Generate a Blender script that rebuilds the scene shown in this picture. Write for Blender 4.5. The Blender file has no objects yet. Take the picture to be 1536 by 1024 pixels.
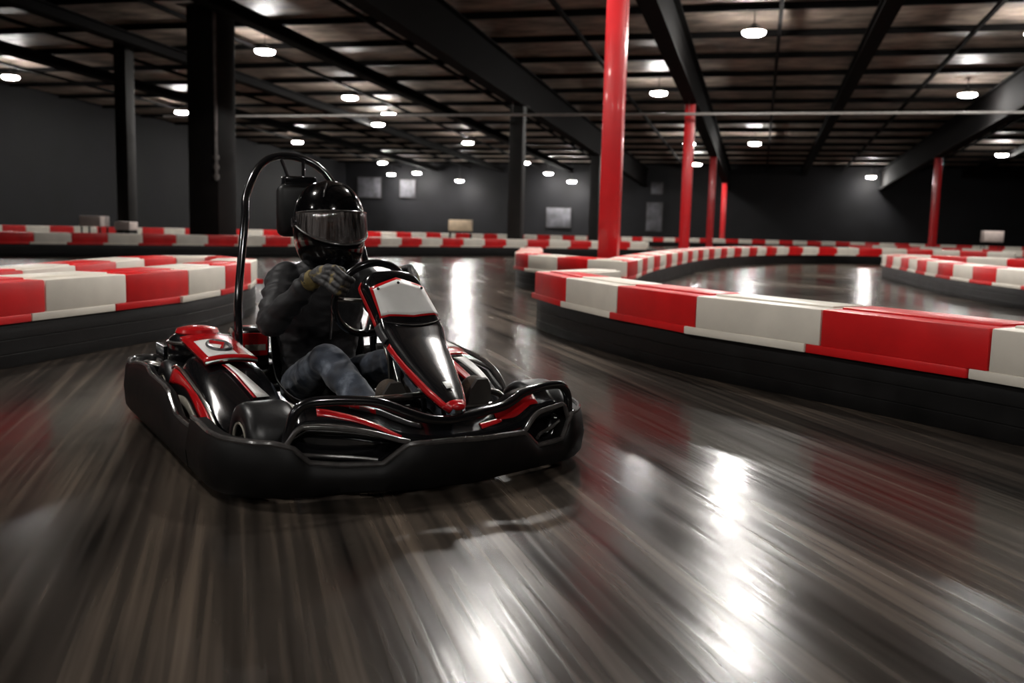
import bpy, bmesh, math, random
from mathutils import Vector, Matrix, noise
random.seed(7)
V = Vector
C = bpy.context.scene.collection
sc = bpy.context.scene

# ------------------------------------------------------------------ materials
def nmat(name):
    m = bpy.data.materials.new(name); m.use_nodes = True
    nt = m.node_tree
    return m, nt, nt.nodes['Principled BSDF']

def setp(b, **k):
    for a, v in k.items():
        b.inputs[a].default_value = v

def mat(name, col, rough=.5, metal=0., spec=.5, coat=0., sheen=0., var=0., scale=8., bump=0., bscale=60.):
    m, nt, b = nmat(name)
    setp(b, **{'Base Color': (*col, 1), 'Roughness': rough, 'Metallic': metal, 'Specular IOR Level': spec,
               'Coat Weight': coat, 'Coat Roughness': .06, 'Sheen Weight': sheen})
    if var or bump:
        tc = nt.nodes.new('ShaderNodeTexCoord')
    if var:
        n = nt.nodes.new('ShaderNodeTexNoise'); n.inputs['Scale'].default_value = scale; n.inputs['Detail'].default_value = 5
        nt.links.new(tc.outputs['Object'], n.inputs['Vector'])
        r = nt.nodes.new('ShaderNodeValToRGB')
        r.color_ramp.elements[0].position = .3; r.color_ramp.elements[1].position = .7
        r.color_ramp.elements[0].color = (*[c * (1 - var) for c in col], 1)
        r.color_ramp.elements[1].color = (*[min(1, c * (1 + var)) for c in col], 1)
        nt.links.new(n.outputs['Fac'], r.inputs['Fac']); nt.links.new(r.outputs['Color'], b.inputs['Base Color'])
        mr = nt.nodes.new('ShaderNodeMapRange')
        mr.inputs['To Min'].default_value = max(.02, rough - .12 * var); mr.inputs['To Max'].default_value = min(1, rough + .25 * var)
        nt.links.new(n.outputs['Fac'], mr.inputs['Value']); nt.links.new(mr.outputs['Result'], b.inputs['Roughness'])
    if bump:
        n2 = nt.nodes.new('ShaderNodeTexNoise'); n2.inputs['Scale'].default_value = bscale; n2.inputs['Detail'].default_value = 4
        nt.links.new(tc.outputs['Object'], n2.inputs['Vector'])
        bp = nt.nodes.new('ShaderNodeBump'); bp.inputs['Strength'].default_value = bump; bp.inputs['Distance'].default_value = .01
        nt.links.new(n2.outputs['Fac'], bp.inputs['Height']); nt.links.new(bp.outputs['Normal'], b.inputs['Normal'])
    return m

def emit(name, col, s):
    m, nt, b = nmat(name)
    setp(b, **{'Base Color': (.9, .9, .9, 1), 'Emission Color': (*col, 1), 'Emission Strength': s, 'Roughness': .4})
    return m

M = {}
M['gloss'] = mat('glossy black plastic', (.006, .006, .007), .16, coat=.6, var=.15, scale=6)
M['plastic'] = mat('black moulded plastic', (.0048, .0043, .0041), .48, spec=.20, var=.35, scale=14, bump=.05)
M['edge'] = mat('highlight-toned plastic edge', (.060, .055, .053), .22, coat=.5, var=.3, scale=30)  # paler than the plastic: rim highlights are painted into the colour
M['rubber'] = mat('tyre rubber', (.008, .008, .0085), .36, spec=.45, var=.3, scale=18, bump=.05, bscale=90)
M['steel'] = mat('bright steel', (.55, .53, .5), .22, metal=1., var=.2, scale=20)
M['darksteel'] = mat('black painted tube', (.008, .008, .009), .14, coat=.8, var=.1)
M['red'] = mat('red gloss bodywork', (.5, .007, .010), .22, coat=.5, var=.12, scale=10)
M['white'] = mat('white sticker', (.86, .85, .82), .35, var=.05)
M['cream'] = mat('cream graphic', (.40, .37, .31), .3, var=.2, scale=25, coat=.3)
M['grey'] = mat('dark grey graphic', (.055, .055, .058), .3, var=.3, scale=16, coat=.3)
M['helmet'] = mat('gloss black helmet', (.0025, .0025, .003), .13, coat=.3, spec=.35)
M['lining'] = mat('helmet lining', (.01, .01, .01), .9)
M['skin'] = mat('skin', (.45, .25, .17), .5, var=.1)
M['jacket'] = mat('charcoal jacket cloth', (.018, .0175, .019), .55, spec=.32, sheen=.04, var=.35, scale=9, bump=.08, bscale=160)
M['shoe'] = mat('dark brown suede', (.05, .034, .022), .75, var=.4, scale=25, bump=.3, bscale=150)
M['sole'] = mat('shoe sole rubber', (.03, .026, .022), .7, var=.3)
M['cuff'] = mat('mustard cuff', (.17, .125, .04), .7, var=.4, scale=40, bump=.2)
M['seat'] = mat('seat shell', (.005, .005, .0055), .45, var=.2)
M['blkred'] = mat('red barrier plastic', (.68, .010, .012), .38, spec=.45, var=.10, scale=4, bump=.04, bscale=25)
M['blkwhite'] = mat('white barrier plastic', (.80, .745, .65), .40, spec=.45, var=.06, scale=4, bump=.04, bscale=25)
M['belt'] = mat('black conveyor belt', (.0048, .0045, .0044), .46, spec=.28, var=.5, scale=5, bump=.12, bscale=12)
M['colred'] = mat('red painted column', (.55, .008, .012), .32, coat=.2, var=.08, scale=3)
M['colblack'] = mat('black painted steel', (.012, .0108, .010), .55, spec=.3, var=.3, scale=3)
M['boxcol'] = mat('dark cladding', (.011, .010, .0095), .55, spec=.3, var=.3, scale=2)
M['beam'] = mat('black roof steel', (.0045, .004, .004), .8, spec=.08, var=.2, scale=3)
M['pipe'] = mat('pale pipe', (.34, .32, .30), .35, var=.15)
M['conduit'] = mat('grey conduit', (.22, .20, .19), .35, metal=.6, var=.3)
M['lamp'] = emit('lamp lens', (1., .965, .92), 185.)
M['housing'] = mat('lamp housing', (.05, .05, .05), .4, metal=.5)
M['poster'] = mat('pale poster', (.06, .06, .068), .6, var=.7, scale=1.5)
M['board'] = mat('beige board', (.62, .48, .33), .6, var=.15, scale=5)
M['pink'] = mat('pale box', (.62, .52, .48), .6, var=.12, scale=4)
M['eye'] = mat('eye white', (.8, .78, .75), .2)

def denim():
    m, nt, b = nmat('blue denim')
    tc = nt.nodes.new('ShaderNodeTexCoord')
    n = nt.nodes.new('ShaderNodeTexNoise'); n.inputs['Scale'].default_value = 6; n.inputs['Detail'].default_value = 6; n.inputs['Roughness'].default_value = .55
    nt.links.new(tc.outputs['Object'], n.inputs['Vector'])
    r = nt.nodes.new('ShaderNodeValToRGB')
    e = r.color_ramp.elements
    e[0].position = .40; e[0].color = (.008, .0115, .021, 1); e[1].position = .68; e[1].color = (.19, .22, .27, 1)
    x = e.new(.54); x.color = (.022, .032, .054, 1)
    nt.links.new(n.outputs['Fac'], r.inputs['Fac']); nt.links.new(r.outputs['Color'], b.inputs['Base Color'])
    w = nt.nodes.new('ShaderNodeTexNoise'); w.inputs['Scale'].default_value = 300
    nt.links.new(tc.outputs['Object'], w.inputs['Vector'])
    bp = nt.nodes.new('ShaderNodeBump'); bp.inputs['Strength'].default_value = .3; bp.inputs['Distance'].default_value = .004
    nt.links.new(w.outputs['Fac'], bp.inputs['Height']); nt.links.new(bp.outputs['Normal'], b.inputs['Normal'])
    setp(b, **{'Roughness': .75, 'Sheen Weight': .15})
    return m
M['denim'] = denim()

def glove_mat():
    m, nt, b = nmat('black and mustard glove')
    tc = nt.nodes.new('ShaderNodeTexCoord')
    n = nt.nodes.new('ShaderNodeTexVoronoi'); n.inputs['Scale'].default_value = 26
    nt.links.new(tc.outputs['Object'], n.inputs['Vector'])
    n2 = nt.nodes.new('ShaderNodeTexNoise'); n2.inputs['Scale'].default_value = 22; n2.inputs['Detail'].default_value = 3
    nt.links.new(tc.outputs['Object'], n2.inputs['Vector'])
    r = nt.nodes.new('ShaderNodeValToRGB'); r.color_ramp.interpolation = 'EASE'
    e = r.color_ramp.elements
    e[0].position = .46; e[0].color = (.018, .017, .017, 1); e[1].position = .64; e[1].color = (.25, .19, .07, 1)
    x = e.new(.56); x.color = (.07, .062, .056, 1)
    nt.links.new(n2.outputs['Fac'], r.inputs['Fac']); nt.links.new(r.outputs['Color'], b.inputs['Base Color'])
    setp(b, **{'Roughness': .6})
    return m
M['glove'] = glove_mat()

def visor_mat():
    m, nt, b = nmat('smoked visor')
    out = nt.nodes['Material Output']
    tr = nt.nodes.new('ShaderNodeBsdfTransparent'); tr.inputs['Color'].default_value = (.80, .77, .75, 1)
    gl = nt.nodes.new('ShaderNodeBsdfGlossy'); gl.inputs['Color'].default_value = (1, 1, 1, 1); gl.inputs['Roughness'].default_value = .05
    fr = nt.nodes.new('ShaderNodeFresnel'); fr.inputs['IOR'].default_value = 2.6
    tc = nt.nodes.new('ShaderNodeTexCoord'); mp = nt.nodes.new('ShaderNodeMapping'); mp.inputs['Scale'].default_value = (60, 60, 2.5)
    n = nt.nodes.new('ShaderNodeTexNoise'); n.inputs['Scale'].default_value = 1
    nt.links.new(tc.outputs['Object'], mp.inputs['Vector']); nt.links.new(mp.outputs['Vector'], n.inputs['Vector'])
    bp = nt.nodes.new('ShaderNodeBump'); bp.inputs['Strength'].default_value = .6; bp.inputs['Distance'].default_value = .01
    nt.links.new(n.outputs['Fac'], bp.inputs['Height']); nt.links.new(bp.outputs['Normal'], gl.inputs['Normal'])
    mx = nt.nodes.new('ShaderNodeMixShader')
    nt.links.new(fr.outputs['Fac'], mx.inputs['Fac']); nt.links.new(tr.outputs[0], mx.inputs[1]); nt.links.new(gl.outputs[0], mx.inputs[2])
    # reflected light streaks painted over the visor as a pale diffuse haze
    mp2 = nt.nodes.new('ShaderNodeMapping'); mp2.inputs['Scale'].default_value = (70, 70, 4)
    n2 = nt.nodes.new('ShaderNodeTexNoise'); n2.inputs['Scale'].default_value = 1; n2.inputs['Detail'].default_value = 4
    nt.links.new(tc.outputs['Object'], mp2.inputs['Vector']); nt.links.new(mp2.outputs['Vector'], n2.inputs['Vector'])
    rp_ = nt.nodes.new('ShaderNodeMapRange'); rp_.inputs['From Min'].default_value = .42; rp_.inputs['From Max'].default_value = .75
    rp_.inputs['To Min'].default_value = .03; rp_.inputs['To Max'].default_value = .42
    nt.links.new(n2.outputs['Fac'], rp_.inputs['Value'])
    df = nt.nodes.new('ShaderNodeBsdfDiffuse'); df.inputs['Color'].default_value = (.42, .38, .37, 1)
    m2 = nt.nodes.new('ShaderNodeMixShader')
    nt.links.new(rp_.outputs['Result'], m2.inputs['Fac']); nt.links.new(mx.outputs[0], m2.inputs[1]); nt.links.new(df.outputs[0], m2.inputs[2])
    nt.links.new(m2.outputs[0], out.inputs['Surface'])
    return m
M['visor'] = visor_mat()

def floor_mat():
    # sealed concrete; streaks painted into the colour stand in for motion blur
    m, nt, b = nmat('polished track floor')
    L = nt.links
    tc = nt.nodes.new('ShaderNodeTexCoord')
    rot = nt.nodes.new('ShaderNodeMapping'); rot.inputs['Rotation'].default_value = (0, 0, math.radians(-31))
    L.new(tc.outputs['Object'], rot.inputs['Vector'])
    # gentle bend of the streaks
    def streak(sx, sy, det):
        mp = nt.nodes.new('ShaderNodeMapping'); mp.inputs['Scale'].default_value = (sx, sy, 1)
        L.new(rot.outputs['Vector'], mp.inputs['Vector'])
        n = nt.nodes.new('ShaderNodeTexNoise'); n.inputs['Scale'].default_value = 1; n.inputs['Detail'].default_value = det
        n.inputs['Distortion'].default_value = .25
        L.new(mp.outputs['Vector'], n.inputs['Vector']); return n
    a = streak(7., .22, 5); c = streak(26., .5, 4); d = streak(.55, .35, 3)
    def mix(f1, f2, w):
        q = nt.nodes.new('ShaderNodeMix'); q.data_type = 'FLOAT'; q.inputs[0].default_value = w
        L.new(f1, q.inputs[2]); L.new(f2, q.inputs[3]); return q.outputs[0]
    s = mix(mix(a.outputs['Fac'], c.outputs['Fac'], .42), d.outputs['Fac'], .35)
    r = nt.nodes.new('ShaderNodeValToRGB'); e = r.color_ramp.elements
    e[0].position = .40; e[0].color = (.0085, .0072, .0062, 1); e[1].position = .62; e[1].color = (.125, .096, .072, 1)
    x = e.new(.5); x.color = (.036, .0290, .0235, 1)
    L.new(s, r.inputs['Fac']); L.new(r.outputs['Color'], b.inputs['Base Color'])
    mr = nt.nodes.new('ShaderNodeMapRange'); mr.inputs['From Min'].default_value = .35; mr.inputs['From Max'].default_value = .65
    mr.inputs['To Min'].default_value = .13; mr.inputs['To Max'].default_value = .30
    L.new(s, mr.inputs['Value']); L.new(mr.outputs['Result'], b.inputs['Roughness'])
    bp = nt.nodes.new('ShaderNodeBump'); bp.inputs['Strength'].default_value = .10; bp.inputs['Distance'].default_value = .01
    L.new(c.outputs['Fac'], bp.inputs['Height']); L.new(bp.outputs['Normal'], b.inputs['Normal'])
    wv = nt.nodes.new('ShaderNodeTexNoise'); wv.inputs['Scale'].default_value = 1.6; wv.inputs['Detail'].default_value = 2
    L.new(tc.outputs['Object'], wv.inputs['Vector'])
    bp2 = nt.nodes.new('ShaderNodeBump'); bp2.inputs['Strength'].default_value = .16; bp2.inputs['Distance'].default_value = .03
    L.new(wv.outputs['Fac'], bp2.inputs['Height']); L.new(bp.outputs['Normal'], bp2.inputs['Normal']); L.new(bp2.outputs['Normal'], b.inputs['Normal'])
    setp(b, **{'Specular IOR Level': .23})
    return m
M['floor'] = floor_mat()

def deck_mat():
    m, nt, b = nmat('old roof decking'); L = nt.links
    tc = nt.nodes.new('ShaderNodeTexCoord')
    mp = nt.nodes.new('ShaderNodeMapping'); mp.inputs['Scale'].default_value = (.9, 2.2, 1)
    L.new(tc.outputs['Object'], mp.inputs['Vector'])
    n = nt.nodes.new('ShaderNodeTexNoise'); n.inputs['Scale'].default_value = 1.; n.inputs['Detail'].default_value = 7; n.inputs['Roughness'].default_value = .65
    L.new(mp.outputs['Vector'], n.inputs['Vector'])
    r = nt.nodes.new('ShaderNodeValToRGB'); e = r.color_ramp.elements
    e[0].position = .35; e[0].color = (.07, .06, .052, 1); e[1].position = .66; e[1].color = (.46, .37, .30, 1)
    L.new(n.outputs['Fac'], r.inputs['Fac']); L.new(r.outputs['Color'], b.inputs['Base Color'])
    setp(b, Roughness=.5)
    return m
M['deck'] = deck_mat()
M['wall'] = mat('black painted wall', (.0050, .0050, .0061), .6, spec=.22, var=.55, scale=.5, bump=.1, bscale=4)

# ------------------------------------------------------------------ mesh helpers
def link(o, parent=None):
    C.objects.link(o)
    if parent is not None: o.parent = parent
    return o

def obj(name, geo, m, parent=None, smooth=True, solid=0., sub=0, off=-1., bevel=0.):
    me = bpy.data.meshes.new(name)
    if isinstance(geo, bmesh.types.BMesh):
        bmesh.ops.recalc_face_normals(geo, faces=geo.faces)
        geo.to_mesh(me); geo.free()
    else:
        me.from_pydata([tuple(v) for v in geo[0]], [], geo[1]); me.validate()
        b2 = bmesh.new(); b2.from_mesh(me); bmesh.ops.recalc_face_normals(b2, faces=b2.faces); b2.to_mesh(me); b2.free()
    if smooth:
        me.polygons.foreach_set('use_smooth', [True] * len(me.polygons))
    o = bpy.data.objects.new(name, me)
    for q in (m if isinstance(m, (list, tuple)) else [m]):
        me.materials.append(q)
    if bevel:
        md = o.modifiers.new('b', 'BEVEL'); md.width = bevel; md.segments = 2; md.limit_method = 'ANGLE'
    if solid:
        md = o.modifiers.new('s', 'SOLIDIFY'); md.thickness = solid; md.offset = off
    if sub:
        md = o.modifiers.new('u', 'SUBSURF'); md.levels = sub; md.render_levels = sub
    if smooth and not sub:
        try:
            me.set_sharp_from_angle(angle=math.radians(42))
        except Exception:
            pass
    return link(o, parent)

def join(*gs):
    vs, fs = [], []
    for g in gs:
        k = len(vs); vs += list(g[0]); fs += [tuple(i + k for i in f) for f in g[1]]
    return vs, fs

def smooth_pts(p, k=6, closed=False):
    p = [V(q) for q in p]; n = len(p); out = []
    rng = range(n if closed else n - 1)
    for i in rng:
        if closed: a, b, c, d = p[(i - 1) % n], p[i], p[(i + 1) % n], p[(i + 2) % n]
        else: a, b, c, d = p[max(i - 1, 0)], p[i], p[i + 1], p[min(i + 2, n - 1)]
        for j in range(k):
            t = j / k
            out.append(.5 * ((2 * b) + (c - a) * t + (2 * a - 5 * b + 4 * c - d) * t * t + (3 * b - a - 3 * c + d) * t ** 3))
    if not closed: out.append(p[-1])
    return out

def tube(pts, r, n=10, closed=False, k=0):
    if k: pts = smooth_pts(pts, k, closed)
    pts = [V(p) for p in pts]; N = len(pts); vs, fs = [], []
    up = None
    for i, p in enumerate(pts):
        a = pts[(i - 1) % N] if (closed or i) else p
        b = pts[(i + 1) % N] if (closed or i < N - 1) else p
        t = (b - a).normalized()
        if up is None: up = t.orthogonal().normalized()
        else:
            up = (up - t * up.dot(t))
            up = up.normalized() if up.length > 1e-6 else t.orthogonal().normalized()
        s = t.cross(up)
        rr = r[i] if isinstance(r, (list, tuple)) else r
        for j in range(n):
            an = 2 * math.pi * j / n
            vs.append(p + (up * math.cos(an) + s * math.sin(an)) * rr)
    for i in range(N if closed else N - 1):
        for j in range(n):
            a = i * n + j; b = i * n + (j + 1) % n; i2 = (i + 1) % N
            fs.append((a, b, i2 * n + (j + 1) % n, i2 * n + j))
    if not closed:
        fs.append(tuple(range(n - 1, -1, -1))); fs.append(tuple(range((N - 1) * n, N * n)))
    return vs, fs

def loft(rings, cap=True, closed_path=False):
    n = len(rings[0]); vs = [V(v) for r in rings for v in r]; fs = []
    N = len(rings)
    for i in range(N if closed_path else N - 1):
        i2 = (i + 1) % N
        for j in range(n):
            fs.append((i * n + j, i * n + (j + 1) % n, i2 * n + (j + 1) % n, i2 * n + j))
    if cap and not closed_path:
        fs.append(tuple(range(n - 1, -1, -1))); fs.append(tuple(range((N - 1) * n, N * n)))
    return vs, fs

def grid(rows):
    n = len(rows[0]); vs = [V(v) for r in rows for v in r]; fs = []
    for i in range(len(rows) - 1):
        for j in range(n - 1):
            fs.append((i * n + j, i * n + j + 1, (i + 1) * n + j + 1, (i + 1) * n + j))
    return vs, fs

def lathe(prof, c=(0, 0, 0), axis='z', n=28, ring_shape=False):
    if ring_shape and prof[0] == prof[-1]: prof = prof[:-1]
    rings = []
    c = V(c)
    for r, h in prof:
        ring = []
        for j in range(n):
            a = 2 * math.pi * j / n
            x, y = r * math.cos(a), r * math.sin(a)
            ring.append(c + (V((x, y, h)) if axis == 'z' else V((x, h, y)) if axis == 'y' else V((h, x, y))))
        rings.append(ring)
    return loft(rings, cap=not ring_shape, closed_path=ring_shape)

def lerp(tab, t):
    for i in range(len(tab) - 1):
        if t <= tab[i + 1][0] or i == len(tab) - 2:
            a, b = tab[i], tab[i + 1]
            f = max(0., min(1., (t - a[0]) / (b[0] - a[0]))) if b[0] != a[0] else 0
            return [p + (q - p) * f for p, q in zip(a[1:], b[1:])]

def box(x0, x1, y0, y1, z0, z1):
    v = [(x, y, z) for x in (x0, x1) for y in (y0, y1) for z in (z0, z1)]
    return [V(q) for q in v], [(0, 1, 3, 2), (4, 6, 7, 5), (0, 4, 5, 1), (2, 3, 7, 6), (0, 2, 6, 4), (1, 5, 7, 3)]

def rbox_bm(x0, x1, y0, y1, z0, z1, bev, seg=2):
    bm = bmesh.new(); g = box(x0, x1, y0, y1, z0, z1)
    vs = [bm.verts.new(v) for v in g[0]]
    for f in g[1]: bm.faces.new([vs[i] for i in f])
    bmesh.ops.bevel(bm, geom=list(bm.edges), offset=bev, segments=seg, profile=.5, affect='EDGES')
    return bm

def bm_geo(bm):
    bm.verts.index_update()
    g = [v.co.copy() for v in bm.verts], [tuple(v.index for v in f.verts) for f in bm.faces]
    bm.free(); return g

def rbox(x0, x1, y0, y1, z0, z1, bev=.01, seg=2):
    return bm_geo(rbox_bm(x0, x1, y0, y1, z0, z1, bev, seg))

def xf(g, mtx): return [mtx @ V(v) for v in g[0]], g[1]

def capsule(p0, p1, r0, r1, n=14, flat=None):
    p0, p1 = V(p0), V(p1); d = (p1 - p0); L = d.length or 1e-6; t = d / L
    pts, rs = [], []
    for j in range(6):
        a = math.pi / 2 * (1 - (j + .3) / 6); pts.append(p0 - t * r0 * math.sin(a)); rs.append(r0 * math.cos(a))
    for j in range(5): pts.append(p0 + d * j / 4); rs.append(r0 + (r1 - r0) * j / 4)
    for j in range(6):
        a = math.pi / 2 * ((j + .7) / 6); pts.append(p1 + t * r1 * math.sin(a)); rs.append(r1 * math.cos(a))
    return tube(pts, rs, n)

def ellipsoid(c, r, mtx=None, n=16):
    g = lathe([(math.cos(a) + 1e-4, math.sin(a)) for a in [(-.5 + (j + .4) / (n + .8) * 1) * math.pi for j in range(n + 1)]], n=20)
    m4 = Matrix.Translation(V(c)) @ (mtx.to_4x4() if mtx else Matrix()) @ Matrix.Diagonal((*r, 1))
    return xf(g, m4)

def blob(name, geos, voxel, m, parent=None, smooth=4, disp=None):
    """one continuous skin grown over several closed shapes"""
    g = join(*geos)
    me = bpy.data.meshes.new(name); me.from_pydata([tuple(v) for v in g[0]], [], g[1])
    o = bpy.data.objects.new(name, me); C.objects.link(o)
    b2 = bmesh.new(); b2.from_mesh(me); bmesh.ops.recalc_face_normals(b2, faces=b2.faces); b2.to_mesh(me); b2.free()
    r = o.modifiers.new('r', 'REMESH'); r.mode = 'VOXEL'; r.voxel_size = voxel
    if smooth:
        s = o.modifiers.new('s', 'SMOOTH'); s.iterations = smooth; s.factor = .5
    dg = bpy.context.evaluated_depsgraph_get()
    me2 = bpy.data.meshes.new_from_object(o.evaluated_get(dg))
    bpy.data.objects.remove(o); bpy.data.meshes.remove(me)
    me2.name = name
    if disp:
        nn = [v.normal.copy() for v in me2.vertices]
        for v, q in zip(me2.vertices, nn): v.co += q * disp(v.co)
    me2.polygons.foreach_set('use_smooth', [True] * len(me2.polygons))
    me2.materials.clear(); me2.materials.append(m)
    o = bpy.data.objects.new(name, me2)
    return link(o, parent)

def tag(o, label=None, cat=None, group=None, kind=None):
    if label: o['label'] = label
    if cat: o['category'] = cat
    if group: o['group'] = group
    if kind: o['kind'] = kind
    return o

def empty(name, loc, rz=0., label=None, cat=None, group=None):
    o = bpy.data.objects.new(name, None); o.location = loc; o.rotation_euler = (0, 0, rz); o.empty_display_size = .2
    C.objects.link(o); return tag(o, label, cat, group)

def structure(name, g, m, smooth=False, bevel=0.):
    return tag(obj(name, g, m, smooth=smooth, bevel=bevel), kind='structure')

# ------------------------------------------------------------------ camera
cam_d = bpy.data.cameras.new('camera'); cam = bpy.data.objects.new('camera', cam_d); C.objects.link(cam)
H = .95
fwd = V((-.25034418, .96045211, -.12189973)).normalized()
right = fwd.cross(V((0, 0, 1))).normalized(); upv = right.cross(fwd)
ro = math.radians(1.48935)
# the camera is held slightly tilted: the horizon drops towards the right of the picture
r2 = right * math.cos(ro) + upv * math.sin(ro); u2 = upv * math.cos(ro) - right * math.sin(ro)
cam.matrix_world = Matrix(((r2.x, u2.x, -fwd.x, 0), (r2.y, u2.y, -fwd.y, 0), (r2.z, u2.z, -fwd.z, H), (0, 0, 0, 1)))
cam_d.sensor_width = 36.; cam_d.lens = 1400 / 1536 * 36
cam_d.dof.use_dof = True; cam_d.dof.focus_distance = 3.75; cam_d.dof.aperture_fstop = 2.4
cam_d.clip_end = 200
sc.camera = cam

# ------------------------------------------------------------------ the hall
XL, XR, YF, YB = -31., 24., -22., 67.
def roof(y): return 6.93 - .027 * (y - 15)          # underside of the decking
structure('floor', box(XL - .3, XR + .3, YF - .3, YB + .3, -.3, 0), M['floor'])
def slab():
    z0, z1 = roof(YF - .3), roof(YB + .3)
    v = [V((x, y, z)) for x in (XL - .3, XR + .3) for y, z in ((YF - .3, z0), (YB + .3, z1))]
    v += [q + V((0, 0, .25)) for q in v]
    return v, [(0, 1, 3, 2), (4, 6, 7, 5), (0, 4, 5, 1), (2, 3, 7, 6), (0, 2, 6, 4), (1, 5, 7, 3)]
structure('ceiling', slab(), M['deck'])
structure('wall_back', box(XL, XR, YB, YB + .3, 0, 7), M['wall'])
structure('wall_left', box(XL - .3, XL, YF, YB, 0, 7.2), M['wall'])
structure('wall_right', box(XR, XR + .3, YF, YB, 0, 7.2), M['wall'])
structure('wall_front', box(XL, XR, YF - .3, YF, 0, 7.2), M['wall'])

def slope_box(x0, x1, y0, y1, dz0, dz1):
    v = []
    for x in (x0, x1):
        for y in (y0, y1):
            for dz in (dz0, dz1): v.append(V((x, y, roof(y) + dz)))
    return v, box(0, 1, 0, 1, 0, 1)[1]
BX = [-23.6, -18.5, -13.4, -8., -2.34, 2.6, 7.6, 12.6, 17.6]
for x in BX:                                     # girders: web and two flanges
    dp = -1.55 if x in (-8., -2.34, 7.6) else -.62
    g = join(slope_box(x - .05, x + .05, YF, YB, dp + .07, -.34), slope_box(x - .2, x + .2, YF, YB, dp, dp + .07), slope_box(x - .2, x + .2, YF, YB, -.345, -.30))
    structure('roof_beam', g, M['beam'])
y = -21.4
while y < YB - .5:
    structure('purlin', join(slope_box(XL, XR, y - .07, y + .07, -.03, -.003), slope_box(XL, XR, y - .025, y + .025, -.13, -.03), slope_box(XL, XR, y - .06, y + .06, -.155, -.13)), M['beam'])
    y += 2.9

for x in (-26.5, -21., -15.6, -10.6, -5.2, .2, 5.1, 10.):          # light bridging bars between the girders
    structure('bridging_bar', slope_box(x - .05, x + .05, YF, YB, -.34, -.24), M['beam'])

# columns
def column(name, x, y, w, d, m, label, top=None, foot=True):
    t = top if top else roof(y) - 1.56
    e = empty(name, (x, y, 0), 0, label, 'column')
    h = .012
    g = join(rbox(-w / 2, w / 2, -d / 2, d / 2, .02, t - .02, .012))
    obj('shaft', g, m, e)
    if foot:
        obj('base_plate', rbox(-w * .72, w * .72, -d * .72, d * .72, 0, .022, .005), M['colblack'], e)
        obj('cap_plate', rbox(-w * .7, w * .7, -d * .7, d * .7, t - .022, t, .005), M['colblack'], e)
    return e
RC = ['nearest and widest red column, rising behind the rounded end of the right barrier',
      'second red column back in the row, behind the striped curved barrier',
      'third red column back in the row, thin and in front of the dark back wall',
      'farthest and thinnest red column of the row, by the dark back wall']
for i, yy in enumerate((15., 30.6, 46.2, 61.8)):
    column('red_column', -2.34, yy, .31, .31, M['colred'], RC[i])
column('red_column', 7.6, 46.2, .31, .31, M['colred'], 'lone red column to the right, standing between the far barriers')
column('black_column', -8., 30.75, .46, .46, M['colblack'], 'grey-black steel column in the middle, under the long diagonal roof beam')
column('black_column', -8., 46.2, .46, .46, M['colblack'], 'thin black column far back, half hidden behind the nearest red column')
column('black_column', -19.3, 25.6, .42, .42, M['colblack'], 'slim dark column at the far left, left of the broad clad column', top=roof(25.6) - .30)
c0 = column('clad_column', -14.25, 22.45, .88, .88, M['boxcol'], 'broad dark clad column left of the driver with a grey conduit', top=roof(22.45) - .30)
g = tube([(.40, -.47, 1.95), (.40, -.47, roof(22.45) - .32)], .05, 10)
cd = obj('conduit', g, M['conduit'], c0)
for z in (2.0, 2.25, 2.5):
    obj('conduit_fitting', tube([(.40, -.47, z), (.40, -.47, z + .10)], .085, 12), M['conduit'], cd)

# white sprinkler pipe running across under the beams
pp = tag(obj('sprinkler_pipe', tube([(-21, 30.0, 4.56), (20, 30.0, 4.56)], .045, 10), M['pipe']),
         'long pale pipe running across the hall under the roof beams', 'pipe')
for x in (-8., -2.34, 7.6):
    obj('pipe_hanger', tube([(x, 30.0, 4.60), (x, 30.0, roof(30) - 1.55)], .012, 6), M['conduit'], pp)

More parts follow.
